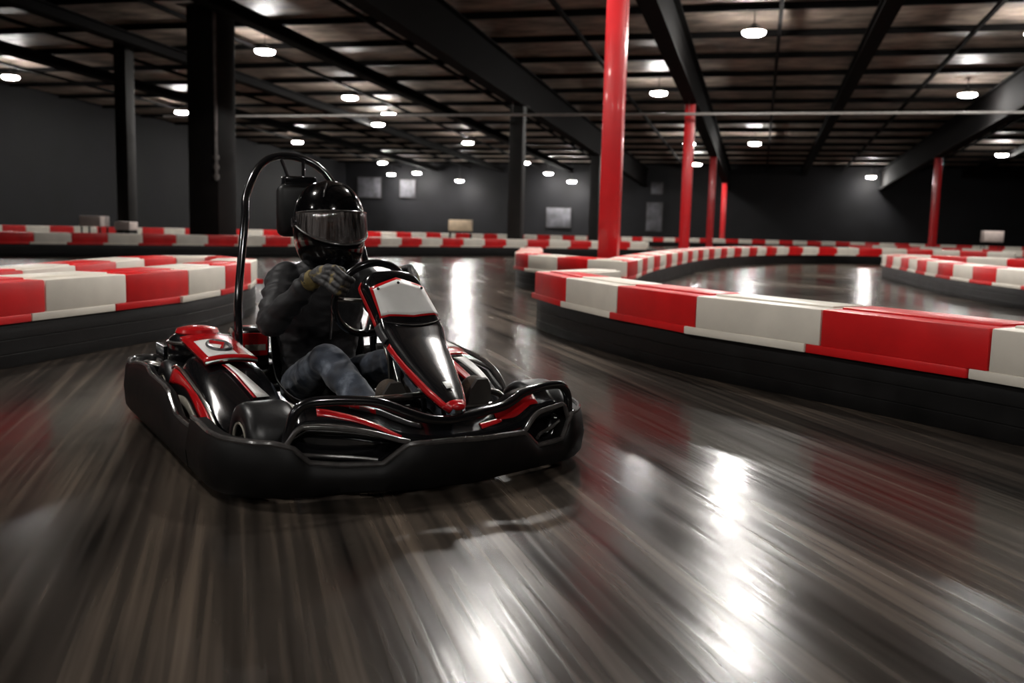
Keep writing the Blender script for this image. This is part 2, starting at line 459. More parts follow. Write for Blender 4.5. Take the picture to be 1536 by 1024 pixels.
# lamps
LP = [(-27.2, 29.6, 5.99, 'blue-white ceiling lamp at the left edge of the picture, nearest of the far-left lamps'),
      (-14.9, 26.4, 6.07, 'ceiling lamp just right of the broad clad column, high up'),
      (-25.8, 38.2, 5.75, 'ceiling lamp between the slim dark column and the broad clad column'),
      (-15.93, 34.8, 5.85, 'ceiling lamp above the helmet, left of the pair near the pale pipe'),
      (-25.9, 49.5, 5.45, 'ceiling lamp right above the kart roll hoop'),
      (-16.1, 39.2, 5.73, 'ceiling lamp just below the pale pipe, right of the one above the helmet'),
      (-25.6, 61.3, 5.13, 'small ceiling lamp right of the helmet top, left of two far ones'),
      (-24.6, 65.4, 4.7, 'small ceiling lamp right of the helmet top, farther and lower of two'),
      (-15.7, 49.6, 5.45, 'ceiling lamp left of the grey-black middle column'),
      (-15.2, 60.5, 5.15, 'small ceiling lamp just right of the grey-black middle column'),
      (-14.7, 65.4, 4.76, 'small ceiling lamp second to the right of the middle column'),
      (-13.0, 65.4, 4.22, 'farthest small ceiling lamp, third to the right of the middle column'),
      (-0.44, 25.6, 6.09, 'largest glowing ceiling lamp, high at the upper right'),
      (-3.79, 34.5, 5.85, 'bright ceiling lamp just right of the nearest red column'),
      (-3.8, 49.9, 5.44, 'small ceiling lamp in front of the second red column'),
      (-4.1, 60.5, 5.15, 'small far ceiling lamp just right of the second red column'),
      (-0.51, 49.6, 5.45, 'ceiling lamp over the striped curved barrier, below the largest lamp'),
      (6.8, 65.6, 4.78, 'far ceiling lamp lighting a pale patch on the back wall'),
      (6.58, 35.5, 5.83, 'flat ceiling lamp at the upper right near the picture edge'),
      (11.93, 54.2, 5.32, 'ceiling lamp at the right edge, below and beyond the flat one'),
      (-17.9, 42.3, 5.64, 'ceiling lamp just under the pale pipe, left of and beyond the brighter one'),
      (-26.6, 65.4, 4.58, 'tiny low ceiling lamp right of the helmet top, between two brighter ones'),
      (-21.3, 65.4, 4.17, 'tiny lowest ceiling lamp near the back wall, left of the middle column'),
      (0.05, 17.0, round(roof(17.0) - .55, 2), None), (-4.0, 14.3, round(roof(14.3) - .55, 2), None), (-0.2, 8.8, round(roof(8.8) - .55, 2), None), (6.4, 26.5, round(roof(26.5) - .55, 2), None), (6.4, 17.0, round(roof(17.0) - .55, 2), None), (-6.6, 3.0, round(roof(3.0) - .55, 2), None), (4.2, -3.5, round(roof(-3.5) - .55, 2), None), (9.0, -9.5, round(roof(-9.5) - .55, 2), None), (-11.5, -4.0, round(roof(-4.0) - .55, 2), None), (-7.5, -13.0, round(roof(-13.0) - .55, 2), None), (0.0, -13.0, round(roof(-13.0) - .55, 2), None)]  # lamps behind the camera are unseen, added to light kart and visor
LENS = .29
def lamp_parts():
    prof = [(.02, .20), (.07, .195), (.085, .15), (.10, .145), (.265, .045), (.283, .025), (.283, .012), (.18, .010)]
    hs = lathe([(r, z) for r, z in prof], n=28)
    for k in range(12):
        a = math.pi * k / 6
        hs = join(hs, xf(box(.07, .13, -.004, .004, .03, .15), Matrix.Rotation(a, 4, 'Z')))
    ln = lathe([(.06, .012), (LENS, .008), (LENS + .004, -.006), (LENS * .95, -.05), (LENS * .7, -.085), (.02, -.1)], n=28)
    return hs, ln
hs, ln = lamp_parts()
proto = None
for x, yy, z, lab in LP:
    if lab is None: lab = 'unseen ceiling lamp outside the picture'
    rod_l = roof(yy) - .0 - (z + .2)
    if proto is None:
        L0 = empty('ceiling_lamp', (x, yy, z), 0, lab, 'lamp', 'round lamps hanging from the roof')
        a = obj('housing', hs, M['housing'], L0); b = obj('lens', ln, M['lamp'], L0)
        proto = (L0, a, b); root = L0
    else:
        root = proto[0].copy(); root.location = (x, yy, z); root['label'] = lab; C.objects.link(root)
        for p in proto[1:]:
            q = p.copy(); q.parent = root; C.objects.link(q)
    obj('hanging_rod', tube([(0, 0, .19), (0, 0, .2 + rod_l)], .012, 6), M['housing'], root)

# pale panels and boxes glimpsed by the back
def flat_board(name, x, yy, z0, w, h, m, label, cat, d=.05, rz=0.):
    e = empty(name, (x, yy, 0), rz, label, cat)
    obj('panel', rbox(-w / 2, w / 2, -d / 2, d / 2, z0, z0 + h, .01), m, e)
    fw = .05
    obj('frame', join(box(-w / 2 - fw, -w / 2, -d / 2 - .01, d / 2, z0 - fw, z0 + h + fw), box(w / 2, w / 2 + fw, -d / 2 - .01, d / 2, z0 - fw, z0 + h + fw),
                      box(-w / 2, w / 2, -d / 2 - .01, d / 2, z0 - fw, z0), box(-w / 2, w / 2, -d / 2 - .01, d / 2, z0 + h, z0 + h + fw)), M['colblack'], e, smooth=False)
    return e
flat_board('wall_panel', -29.0, YB - .08, 2.9, 1.9, 1.5, M['poster'], 'pale grey panel on the back wall just right of the helmet', 'panel')
flat_board('wall_panel', -25.9, YB - .08, 2.95, 1.2, 1.3, M['poster'], 'second pale panel on the back wall, farther right of the helmet', 'panel')
flat_board('wall_panel', -14.2, YB - .08, 1.0, 1.8, 1.4, M['poster'], 'dim pale panel low on the back wall, right of the middle column', 'panel')
flat_board('wall_panel', -7.3, YB - .08, .9, 1.1, 2.0, M['poster'], 'narrow pale panel on the back wall, right of the nearest red column', 'panel')
flat_board('wall_panel', -7.2, YB - .08, 3.5, .8, .8, M['poster'], 'small pale panel high on the back wall, above the narrow pale one', 'panel')

def stand_box(name, x, yy, w, d, z0, h, m, label, cat):
    e = empty(name, (x, yy, 0), .1, label, cat)
    obj('board', rbox(-w / 2, w / 2, -d / 2, d / 2, z0, z0 + h, .02), m, e)
    for sx in (-1, 1):
        for sy in (-1, 1):
            obj('leg', box(sx * (w / 2 - .05) - .02, sx * (w / 2 - .05) + .02, sy * (d / 2 - .05) - .02, sy * (d / 2 - .05) + .02, 0, z0 + .01), M['colblack'], e, smooth=False)
    return e
stand_box('sign_board', -13.0, 40.2, 1.05, .3, .70, .50, M['board'], 'beige board on legs behind the far barrier, left of the middle column', 'board')
stand_box('crate', -20.2, 25.2, .72, .5, .62, .33, M['pink'], 'pale box on legs behind the far-left barrier, left of the slim column', 'box')
stand_box('crate', -18.6, 24.6, .5, .45, .55, .25, M['pink'], 'smaller pale box on legs just right of the slim far-left column', 'box')
stand_box('crate', 12.2, 56.0, 1.0, .6, .8, .6, M['pink'], 'dim pale box on legs far back at the right edge', 'box')

# ------------------------------------------------------------------ track barriers
def ordinal(n):
    ones = ['', 'first', 'second', 'third', 'fourth', 'fifth', 'sixth', 'seventh', 'eighth', 'ninth', 'tenth', 'eleventh', 'twelfth', 'thirteenth',
            'fourteenth', 'fifteenth', 'sixteenth', 'seventeenth', 'eighteenth', 'nineteenth']
    tens = ['', '', 'twenty', 'thirty', 'forty', 'fifty', 'sixty']; tth = ['', '', 'twentieth', 'thirtieth', 'fortieth', 'fiftieth', 'sixtieth']
    if n < 20: return ones[n]
    return tth[n // 10] if n % 10 == 0 else tens[n // 10] + '-' + ones[n % 10]

def resample(path, step, start=None):
    d = [0.]
    for a, b in zip(path, path[1:]): d.append(d[-1] + (b - a).length)
    n = int((d[-1] - start) / step) if start is not None else max(1, round(d[-1] / step)); out = []
    for i in range(n + 1):
        s = start + step * i if start is not None else d[-1] * i / n
        j = 0
        while j < len(d) - 2 and d[j + 1] < s: j += 1
        f = (s - d[j]) / (d[j + 1] - d[j]); out.append(path[j].lerp(path[j + 1], f))
    return out

def normals(p, side):
    out = []
    for i in range(len(p)):
        t = (p[min(i + 1, len(p) - 1)] - p[max(i - 1, 0)]).normalized()
        out.append(V((-t.y, t.x)) * side)
    return out

Z0, Z1 = .275, .534
def block_geo(P0, P1, Q0, Q1, shift, detail):
    """plastic block: top body, sidestepped lower lip and a raised band on top"""
    Lf = (P1 - P0).length
    def mp(g):
        out = []
        for v in g[0]:
            u, w = v.x / Lf, v.y
            a = P0.lerp(P1, u) if 0 <= u <= 1 else P0 + (P1 - P0) * u
            b = Q0 + (Q1 - Q0) * u
            q = a + (b - a) * w
            out.append(V((q.x, q.y, v.z)))
        return out, g[1]
    D = (Q0 - P0).length
    g = 0.004
    def rb(x0, x1, y0, y1, z0, z1, bv):
        gg = rbox(x0, x1, y0 * D, y1 * D, z0, z1, bv, 2 if detail else 1)
        return [V((v.x, v.y / D, v.z)) for v in gg[0]], gg[1]
    gs = [mp(rb(g, Lf - g, .006, .985, Z0 + (.050 if detail else 0), Z1, .011))]
    if detail:
        gs.append(mp(rb(g + shift, Lf - g + shift, 0, .99, Z0 + .002, Z0 + .052, .005)))
        gs.append(mp(rb(.03, Lf - .03, .30, .90, Z1 - .01, Z1 + .012, .008)))
    return join(*gs)

def run(key, pts, side, step, first, desc, depth=.46, shift=-.10, detail=True, shared=False, base_label='', smooth=True, start=None):
    path = [V((a, b)) for a, b in pts]
    if smooth:
        p3 = smooth_pts([V((q.x, q.y, 0)) for q in path], 8); path = [V((q.x, q.y)) for q in p3]
    P = resample(path, step, start); Nn = normals(P, side); dp = depth
    Q = [p + n * dp for p, n in zip(P, Nn)]
    cnt = [0, 0]
    for i in range(len(P) - 1):
        if (Q[i + 1] - Q[i]).dot(P[i + 1] - P[i]) < .06 * (P[i + 1] - P[i]).length: 
            mid = (Q[i] + Q[i + 1]) / 2; t = (P[i + 1] - P[i]).normalized() * .03
            q0, q1 = mid - t, mid + t
        else: q0, q1 = Q[i], Q[i + 1]
        ci = (i + first) % 2; cnt[ci] += 1
        colr = ('red', 'white')[ci]
        o = P[i]
        Z = V((0, 0))
        g = block_geo(Z, P[i + 1] - o, q0 - o, q1 - o, shift, detail)
        b = obj('barrier_block', g, M['blk' + colr], smooth=True); b.location = (o.x, o.y, 0)
        if shared: lab = f'tiny {colr} block {desc}'
        else: lab = f'{colr} barrier block, {ordinal(cnt[ci])} {colr} one {desc}'
        tag(b, lab, 'barrier block', (f'{colr} blocks of ' if shared else 'blocks of ') + key)
    # black belt wrapped round the foot of the run
    prof = [(.036, 0), (.03, .01), (.03, .080), (.034, .083), (.034, .087), (.03, .090), (.03, .170), (.034, .173), (.034, .177), (.03, .180), (.03, .262), (.036, Z0)]
    fine = resample(path, .22); fn = normals(fine, side); rings = []
    for p, n in zip(fine, fn):
        r = [V((*(p + n * a), z)) for a, z in prof]
        r += [V((*(p + n * (depth * .8)), z)) for z in (Z0, 0)]
        rings.append(r)
    tag(obj('barrier_skirt', loft(rings), M['belt'], smooth=True), base_label, 'barrier skirt')

run('the near right barrier', [(-1.55, 9.75), (-1.85, 9.5), (-2.03, 9.1), (-2.05, 8.65), (-1.88, 8.30), (-1.43, 7.55), (-1.04, 6.99), (-.47, 6.27), (.13, 5.72), (.92, 4.97), (1.6, 4.25), (2.6, 3.1)],
    1, 1.0, 1, 'from the rounded end of the near right barrier', shift=-.10, start=.28, base_label='black belt skirt under the near right barrier')
run('the near left barrier', [(-4.38, 1.2), (-4.40, 3.), (-4.42, 4.6), (-4.44, 5.5), (-4.46, 6.56), (-4.6, 7.35), (-4.88, 8.4), (-5.3, 9.15), (-5.85, 9.45), (-6.35, 9.1), (-6.45, 8.3), (-6.2, 7.4), (-5.95, 6.5), (-5.7, 5.5), (-5.55, 4.0)],
    1, .82, 1, 'from the picture edge along the near left barrier', shift=-.13, start=.57, base_label='black belt skirt under the near left barrier')
run('the middle island barrier', [(-4.7, 18.5), (-4.25, 16.6), (-3.84, 14.75), (-3.4, 13.85), (-2.75, 13.2), (-2.05, 12.45), (-1.72, 12.25), (-1.62, 12.8), (-1.66, 15.7), (-1.35, 22.0), (-.7, 26.6), (.42, 30.4), (1.95, 32.7), (3.6, 33.7), (5.6, 34.0), (8., 33.4)],
    1, .82, 1, 'along the striped curved barrier from its left end', base_label='black belt skirt under the striped curved barrier')
run('the far straight barrier', [(-18.3, 15.4), (-16.97, 16.9), (-15.57, 18.45), (-13.61, 20.6), (-12.41, 22.4), (-9.99, 27.0), (-7.98, 29.4), (-5.63, 31.27), (-4.43, 32.31), (-3.17, 33.48)],
    1, .785, 0, 'from the left along the far straight barrier', start=1.07, base_label='black belt skirt under the far barrier behind the driver')
run('the right-hand barrier', [(6.2, 22.6), (4.2, 23.6), (3.25, 23.9), (2.80, 23.4), (2.76, 22.2), (2.84, 20.6), (2.9, 18.9), (3.0, 17.1), (3.25, 15.4), (3.6, 13.9), (4.4, 12.0), (5.4, 10.4)],
    1, .82, 0, 'from the back of the curved right edge barrier', base_label='black belt skirt under the curved barrier at the right edge')
run('the farthest barrier', [(-27.4, 25.5), (-26.2, 26.4), (-25.1, 29.8), (-21.8, 35.8), (-16.2, 44.6), (-8.9, 53.8), (-4.4, 59.1), (2.5, 62.4), (10.8, 63.4), (15.6, 62.2), (18.3, 60.5)],
    1, .9, 1, 'of the farthest barrier line near the back wall', shared=True, detail=False, base_label='black belt skirt under the farthest barrier near the back wall')
run('the outer right barrier', [(4.0, 45.5), (7., 45.), (10., 41.5), (13., 36.)],
    1, 1.0, 0, 'of the dim barrier beyond the right curve', shared=True, detail=False, base_label='black belt skirt under the dim barrier beyond the right curve')

# ------------------------------------------------------------------ the kart (local frame: +x ahead, +y its left)
KO, KR = (-1.665, 3.695, 0), -.7488
K = empty('go_kart', KO, KR, 'black and red rental go-kart cornering with its driver aboard', 'go-kart')

def arc_path(corners, n=8):
    out = []; N = len(corners)
    for i, (x, y, r) in enumerate(corners):
        p = V((x, y))
        if i in (0, N - 1) or r == 0: out.append(p); continue
        a = (V(corners[i - 1][:2]) - p).normalized(); b = (V(corners[i + 1][:2]) - p).normalized()
        ang = math.acos(max(-1, min(1, a.dot(b)))); t = r / math.tan(ang / 2)
        bis = (a + b).normalized(); c = p + bis * (r / math.sin(ang / 2))
        p0, p1 = p + a * t, p + b * t
        a0 = math.atan2(p0.y - c.y, p0.x - c.x); a1 = math.atan2(p1.y - c.y, p1.x - c.x)
        da = (a1 - a0 + math.pi) % (2 * math.pi) - math.pi
        for j in range(n + 1):
            q = a0 + da * j / n; out.append(c + V((math.cos(q), math.sin(q))) * r)
    return out
PLAN = arc_path([(-1.08, -.50, 0), (-1.12, -.755, .12), (.75, -.775, .30), (.90, -.12, .4), (.90, .12, .4), (.75, .775, .30), (-1.12, .755, .12), (-1.08, .50, 0)], 10)
_d = [0.]
for _a, _b in zip(PLAN, PLAN[1:]): _d.append(_d[-1] + (_b - _a).length)
PL = _d[-1]
def plan(s, inset=0.):
    j = 0
    while j < len(_d) - 2 and _d[j + 1] < s: j += 1
    f = (s - _d[j]) / max(1e-9, (_d[j + 1] - _d[j])); p = PLAN[j].lerp(PLAN[j + 1], max(0, min(1, f)))
    s0, s1 = max(0, s - .02), min(PL, s + .02)
    def at(q):
        k = 0
        while k < len(_d) - 2 and _d[k + 1] < q: k += 1
        return PLAN[k].lerp(PLAN[k + 1], (q - _d[k]) / max(1e-9, (_d[k + 1] - _d[k])))
    t = (at(s1) - at(s0)).normalized(); n = V((-t.y, t.x))       # inward
    return p + n * inset
def s_of_y(yv):          # arc position on the front for a lateral offset
    lo, hi = 1.75, PL - 1.75
    for _ in range(40):
        m = (lo + hi) / 2
        if plan(m).y < yv: lo = m
        else: hi = m
    return lo
def at_front(yv, z, inset=0.):
    p = plan(s_of_y(yv), inset); return V((p.x, p.y, z))

def wall_band(ss, top, bot, th, bulge=.012):
    rings = []
    for s in ss:
        zt, zb = top(s), bot(s); r = []
        for a, f in ((.012, 0), (-bulge * .4, .12), (-bulge, .5), (-.002, .9), (.010, 1.0)):
            q = plan(s, a); r.append(V((q.x, q.y, zb + (zt - zb) * f)))
        for a, f in ((th - .01, 1.0), (th, .93), (th, .5), (th, .05)):
            q = plan(s, a); r.append(V((q.x, q.y, zb + (zt - zb) * f)))
        rings.append(r)
    return loft(rings)
def rng(a, b, n): return [a + (b - a) * i / (n - 1) for i in range(n)]

# side guards
SG = [(-1.2, .262), (-1.08, .272), (-1.0, .262), (-.93, .255), (-.85, .272), (-.75, .288), (-.6, .300), (-.52, .300), (-.46, .278), (-.19, .271), (-.10, .26), (-.04, .225), (.03, .190), (.154, .184), (.36, .188)]
for sd in (0, 1):
    f = (lambda s: s) if sd == 0 else (lambda s: PL - s)
    def top(s): return lerp(SG, plan(s).x)[0] if s > .05 and s < PL - .05 else .262
    ss = [f(s) for s in rng(0.0, 1.60, 70)]
    if sd: ss = ss[::-1]
    o = obj('side_guard', wall_band(ss, top, lambda s: .030, .05), M['plastic'], K)
    obj('guard_rim', tube([V((*plan(s, .014), top(s) + .002)) for s in ss], .009, 8), M['edge'], o)

# front bumper: low band with a dipped opening each side, rim, ridge bar and raised hoop
FTL = [(0, .192), (.10, .187), (.33, .178), (.350, .172), (.41, .116), (.50, .118), (.555, .124), (.592, .195), (.62, .216), (.70, .218), (.9, .228)]
FT = [(0, .192), (.13, .193), (.175, .190), (.255, .128), (.40, .133), (.50, .146), (.555, .200), (.62, .216), (.70, .218), (.9, .228)]
def ftop(s):
    p = plan(s)
    if p.x < .6: return .222 + (.232 - .222) * min(1, (.6 - p.x) / .2)
    return lerp(FTL if p.y > 0 else FT, abs(p.y))[0]
ssf = rng(1.618, PL - 1.618, 130)
fb = obj('front_bumper', wall_band(ssf, ftop, lambda s: .030, .07, .016), M['plastic'], K)
obj('bumper_rim', tube([V((*plan(s, .012), ftop(s) + .001)) for s in ssf], .0105, 8), M['edge'], fb)
HT = [(-.575, .16), (-.572, .215), (-.563, .262), (-.545, .315), (-.507, .346), (-.435, .353), (-.332, .349), (-.257, .337), (-.164, .298), (-.08, .272), (0, .264), (.08, .272), (.152, .280), (.242, .288), (.30, .306), (.346, .326), (.42, .338), (.50, .341), (.56, .333), (.60, .300), (.618, .255), (.622, .20), (.622, .15)]
hoop_pts = smooth_pts([at_front(a, z, .03) for a, z in HT], 4)
obj('bumper_hoop', tube(hoop_pts, .0175, 12), M['gloss'], fb)
for sg in (-1, 1):
    R1 = [(.600, .19), (.585, .225), (.560, .258), (.52, .256), (.46, .250), (.415, .241), (.38, .215), (.35, .182), (.33, .178)] if sg > 0 else [(.585, .19), (.565, .225), (.535, .262), (.50, .268), (.43, .263), (.35, .251), (.28, .234), (.20, .208), (.165, .200)]
    obj('bumper_ridge', tube(smooth_pts([at_front(sg * a, z, .018) for a, z in R1], 3), .0105, 10), M['edge'], fb)
    # dark lamp-like pocket behind the opening
    rows = []
    for a in (rng(.15, .60, 14) if sg < 0 else rng(.33, .62, 12)):
        zt = lerp([(.15, .2), (.2, .208), (.35, .251), (.5, .268), (.60, .2)] if sg < 0 else [(.33, .18), (.35, .19), (.41, .24), (.5, .254), (.56, .257), (.62, .2)], a)[0]; zb = lerp(FT if sg < 0 else FTL, a)[0] - .03
        rows.append([at_front(sg * a, zt, .03), at_front(sg * a, zt * .7 + zb * .3, .085), at_front(sg * a, zb * .8 + zt * .2, .095), at_front(sg * a, zb, .05)])
    obj('bumper_pocket', grid(rows), M['gloss'], fb, solid=.006)
    # inner bars seen in the openings
    obj('pocket_bar', tube(smooth_pts([at_front(sg * .54, .172, .04), at_front(sg * .46, .160, .05), at_front(sg * .36, .150, .045), at_front(sg * .27, .14, .03)] if sg < 0 else [at_front(.57, .19, .04), at_front(.53, .165, .05), at_front(.47, .15, .05), at_front(.43, .14, .03)], 4), .007, 8), M['edge'], fb)
# graphics panel closing the gap between ridge and hoop
def gp_pt(a, f):
    zb = lerp([(0, .190), (.165, .198), (.20, .206), (.28, .233), (.35, .25), (.43, .262), (.50, .267), (.54, .26), (.6, .2)] if a < 0 else [(0, .190), (.33, .178), (.35, .184), (.41, .240), (.5, .252), (.556, .257), (.6, .2)], abs(a))[0]
    zt = lerp([(q[0], q[1]) for q in HT[1:-1]], a)[0] - .006
    zt = max(zt, zb + .02); 
    return at_front(a, zb + (zt - zb) * f, .02 + .09 * f ** .7)
pan = obj('nose_panel', grid([[gp_pt(a, f) for f in (0, .25, .5, .75, 1)] for a in rng(-.545, .545, 60)]), M['gloss'], fb, solid=.006, off=0)
def strip(a0, a1, f0, f1, m, nm, lift=.004):
    rows = []
    for i, a in enumerate(rng(a0, a1, 16)):
        t = i / 15; lo = f0[0] + (f0[1] - f0[0]) * t; hi = f1[0] + (f1[1] - f1[0]) * t
        rows.append([gp_pt(a, lo + (hi - lo) * k / 3) + V((lift, 0, lift)) for k in range(4)])
    return obj(nm, grid(rows), m, fb, solid=.002, off=0)
strip(-.47, -.19, (.35, .02), (.62, .12), M['red'], 'red_stripe')
strip(-.36, -.10, (.62, .45), (.80, .62), M['grey'], 'grey_stripe')
strip(-.40, -.27, (.72, .55), (.80, .70), M['red'], 'red_stripe')
strip(.25, .45, (.42, .25), (.72, .90), M['red'], 'red_stripe')
strip(.16, .27, (.25, .35), (.45, .48), M['red'], 'red_stripe')

# rear bumper
rp = [V((-1.09, yv, 0)) for yv in rng(-.56, .56, 9)]
obj('rear_bumper', join(rbox(-1.13, -1.07, -.56, .56, .06, .20, .02), tube([(-1.08, -.62, .22), (-1.08, -.3, .24), (-1.08, .3, .24), (-1.08, .62, .22)], .02, 8),
                        tube([(-1.08, -.3, .24), (-.8, -.3, .11)], .016, 8), tube([(-1.08, .3, .24), (-.8, .3, .11)], .016, 8)), M['plastic'], K)

# frame rails, floor tray, cross bars
rails = [tube(smooth_pts([(-1.05, s * .30, .10), (-.6, s * .33, .09), (0, s * .34, .085), (.45, s * .24, .085), (.78, s * .22, .10)], 4), .018, 8) for s in (-1, 1)]
rails += [tube([(.45, -.40, .11), (.45, .40, .11)], .018, 8), tube([(-.25, -.70, .09), (-.25, .70, .09)], .014, 8), tube([(.1, -.70, .09), (.1, .70, .09)], .014, 8), tube([(-.62, -.62, .15), (-.62, .62, .15)], .02, 10)]
obj('frame_rail', join(*rails), M['darksteel'], K)
obj('floor_tray', rbox(-.35, .78, -.30, .30, .055, .066, .004), M['plastic'], K)
obj('front_cross_bar', tube(smooth_pts([(.66, -.40, .13), (.655, -.36, .265), (.65, -.30, .308), (.64, 0, .314), (.65, .30, .308), (.655, .36, .25), (.66, .40, .13)], 5), .013, 10), M['steel'], K)
for s in (-1, 1):
    obj('fairing_strut', join(tube([(.50, s * .07 + .03, .11), (.40, s * .06 + .03, .57)], .012, 8), tube([(.62, s * .10 + .03, .11), (.55, s * .07 + .03, .46)], .010, 8)), M['darksteel'], K)
    o = obj('pedal', join(tube(smooth_pts([(.68, s * .16 - .05 + .05 * 0, .08), (.685, s * .16 - .05, .2), (.70, s * .16 - .05, .30)], 3), .009, 8), tube([(.70, s * .16 - .10, .30), (.70, s * .16 + .0, .30)], .011, 8)), M['steel'], K) if False else None
obj('brake_pedal', join(tube(smooth_pts([(.69, .13, .08), (.70, .14, .18), (.715, .15, .27)], 3), .009, 8), tube([(.715, .12, .27), (.715, .30, .27)], .010, 8)), M['steel'], K)
obj('throttle_pedal', join(tube(smooth_pts([(.62, -.02, .08), (.60, -.03, .18), (.585, -.04, .26)], 3), .009, 8), tube([(.585, -.02, .26), (.585, -.17, .26)], .010, 8)), M['steel'], K)

# wheels
def wheel(nm, x, yv, r, w, sd):
    e = bpy.data.objects.new(nm, None); link(e, K); e.location = (x, yv, r + .002)
    h = w / 2; ri = r * .50
    prof = [(ri, -h * .86), (ri + .012, -h * .98), (r * .80, -h), (r * .93, -h * .90), (r * .985, -h * .70), (r, -h * .40), (r, h * .40), (r * .985, h * .70), (r * .93, h * .90), (r * .80, h), (ri + .012, h * .98), (ri, h * .86)]
    obj('tyre', lathe(prof, axis='y', n=44, ring_shape=True), M['rubber'], e)
    rim = [(.02, -h * .2), (ri * .6, -h * .25), (ri * .86, -h * .6), (ri * .9, -h * .9), (ri * 1.02, -h * .94), (ri * 1.03, h * .94), (ri * .9, h * .9), (ri * .86, h * .6), (ri * .6, h * .25), (.02, h * .2)]
    ob = obj('rim', lathe(rim, axis='y', n=36), M['darksteel'], e)
    obj('rim_edge', lathe([(ri * .97, sd * h * .93), (ri * 1.06, sd * h * .95), (ri * 1.06, sd * h * 1.01), (ri * .97, sd * h * .99), (ri * .97, sd * h * .93)], axis='y', n=36, ring_shape=True), M['cream'], e)
    obj('hub', lathe([(.03, sd * h * .2), (.03, sd * h * .62), (.022, sd * h * .70), (.005, sd * h * .72)], axis='y', n=16), M['steel'], e)
wheel('front_wheel', .47, -.545, .152, .185, -1)
wheel('front_wheel', .47, .62, .152, .185, 1)
wheel('rear_wheel', -.66, -.555, .155, .21, -1)
wheel('rear_wheel', -.66, .555, .155, .21, 1)
for s in (-1, 1):
    obj('stub_axle', join(tube([(.47, s * .30, .14), (.47, s * .52, .153)], .013, 8), tube([(.52, s * .12, .13), (.52, s * .47, .15)], .009, 8)), M['steel'], K)

# engine pod (kart's right) and its painted covers
def pod(sg, st):
    rings = []
    for x, yi, yo, zt, zo in st:
        r = [(yi, .07), (yi, zt * .8), (yi + .02, zt - .01), ((yi + yo) / 2, zt), (yo - .05, zt - .012), (yo - .01, zt - .05), (yo + .012, zo + .02), (yo + .005, zo - .04), (yo - .03, .09), ((yi + yo) / 2, .07)]
        rings.append([V((x, sg * a, z)) for a, z in r])
    return loft(rings)
PR = [(-.50, .36, .60, .300, .23), (-.44, .34, .63, .372, .25), (-.36, .34, .645, .385, .25), (-.16, .34, .65, .358, .24), (-.10, .34, .65, .345, .23), (-.02, .34, .65, .315, .21), (.10, .34, .64, .255, .18), (.20, .35, .62, .205, .15), (.26, .37, .58, .150, .12)]
ep = obj('engine_pod', pod(-1, PR), M['gloss'], K, sub=1)
def cover(x0, x1, ya, yb, z0, z1, dz, nx=10, ny=8, crown=.012):
    rows = []
    for i in range(nx):
        u = i / (nx - 1); rows.append([V((x0 + (x1 - x0) * u, ya + (yb - ya) * (j / (ny - 1)), z0 + (z1 - z0) * u + dz + crown * (1 - (2 * j / (ny - 1) - 1) ** 2))) for j in range(ny)])
    return rows
tc = obj('pod_cover', grid(cover(-.56, -.13, -.60, -.385, .412, .362, .0)), M['red'], ep, solid=.022, off=0)
obj('cover_edge', tube([V(q) for q in (cover(-.56, -.13, -.60, -.385, .412, .362, .0)[-1])], .008, 8), M['steel'], ep)
obj('cover_decal', grid(cover(-.44, -.17, -.575, -.425, .398, .3667, .015, crown=.009)), M['white'], ep, solid=.002, off=0)
ring = [V((-.31 + .085 * math.cos(a), -.495 + .045 * math.sin(a), .4095 - .118 * (.085 * math.cos(a)))) for a in rng(0, 2 * math.pi, 25)[:-1]]
obj('decal_ring', tube(ring, .009, 6, closed=True), M['grey'], ep)
obj('decal_bar', tube([(-.37, -.52, .418), (-.33, -.47, .412), (-.25, -.50, .402)], .009, 6), M['red'], ep)
# sloping stripe down the front of the pod
rows = []
for i in range(10):
    u = i / 9; x = -.115 + .24 * u; z = lerp([(-.16, .360), (-.10, .349), (-.02, .321), (.10, .263), (.2, .213)], x)[0]
    yc = -.515 + .075 * u; wd = .008 + .017 * u
    rows.append([V((x, yc - wd, z + .004)), V((x, yc + wd, z + .004))])
obj('white_stripe', grid(rows), M['white'], ep, solid=.003, off=0)
obj('red_pinstripe', grid([[r[0] + V((0, -.014, -.001)), r[0] + V((0, -.001, 0))] for r in rows]), M['red'], ep, solid=.003, off=0)
# bulged outer fender with cream and red graphics
def fend(x, f, out=0.):
    zt = lerp([(-.46, .30), (-.40, .318), (-.30, .315), (-.15, .29), (.0, .26), (.12, .225), (.22, .18), (.27, .14)], x)[0]
    b = math.sin(f * math.pi) * .025
    return V((x, -.655 - b - out, .10 + (zt - .10) * f))
fd = obj('outer_fender', grid([[fend(x, f) for f in rng(0, 1, 9)] for x in rng(-.42, .27, 24)]), M['gloss'], ep, solid=.008, off=0)
obj('fender_edge', tube([fend(x, 1.) for x in rng(-.46, .27, 24)], .008, 8), M['steel'], ep)
obj('red_graphic', grid([[fend(x, f, .006) for f in rng(.74 - .08 * math.sin(x * 11), .97, 5)] for x in rng(-.41, .26, 24)]), M['red'], ep, solid=.002, off=0)
obj('cream_graphic', grid([[fend(x, f, .006) for f in rng(.22 + .2 * (x + .42), .60 - .08 * math.sin(x * 14), 5)] for x in rng(-.38, .04, 16)]), M['cream'], ep, solid=.002, off=0)
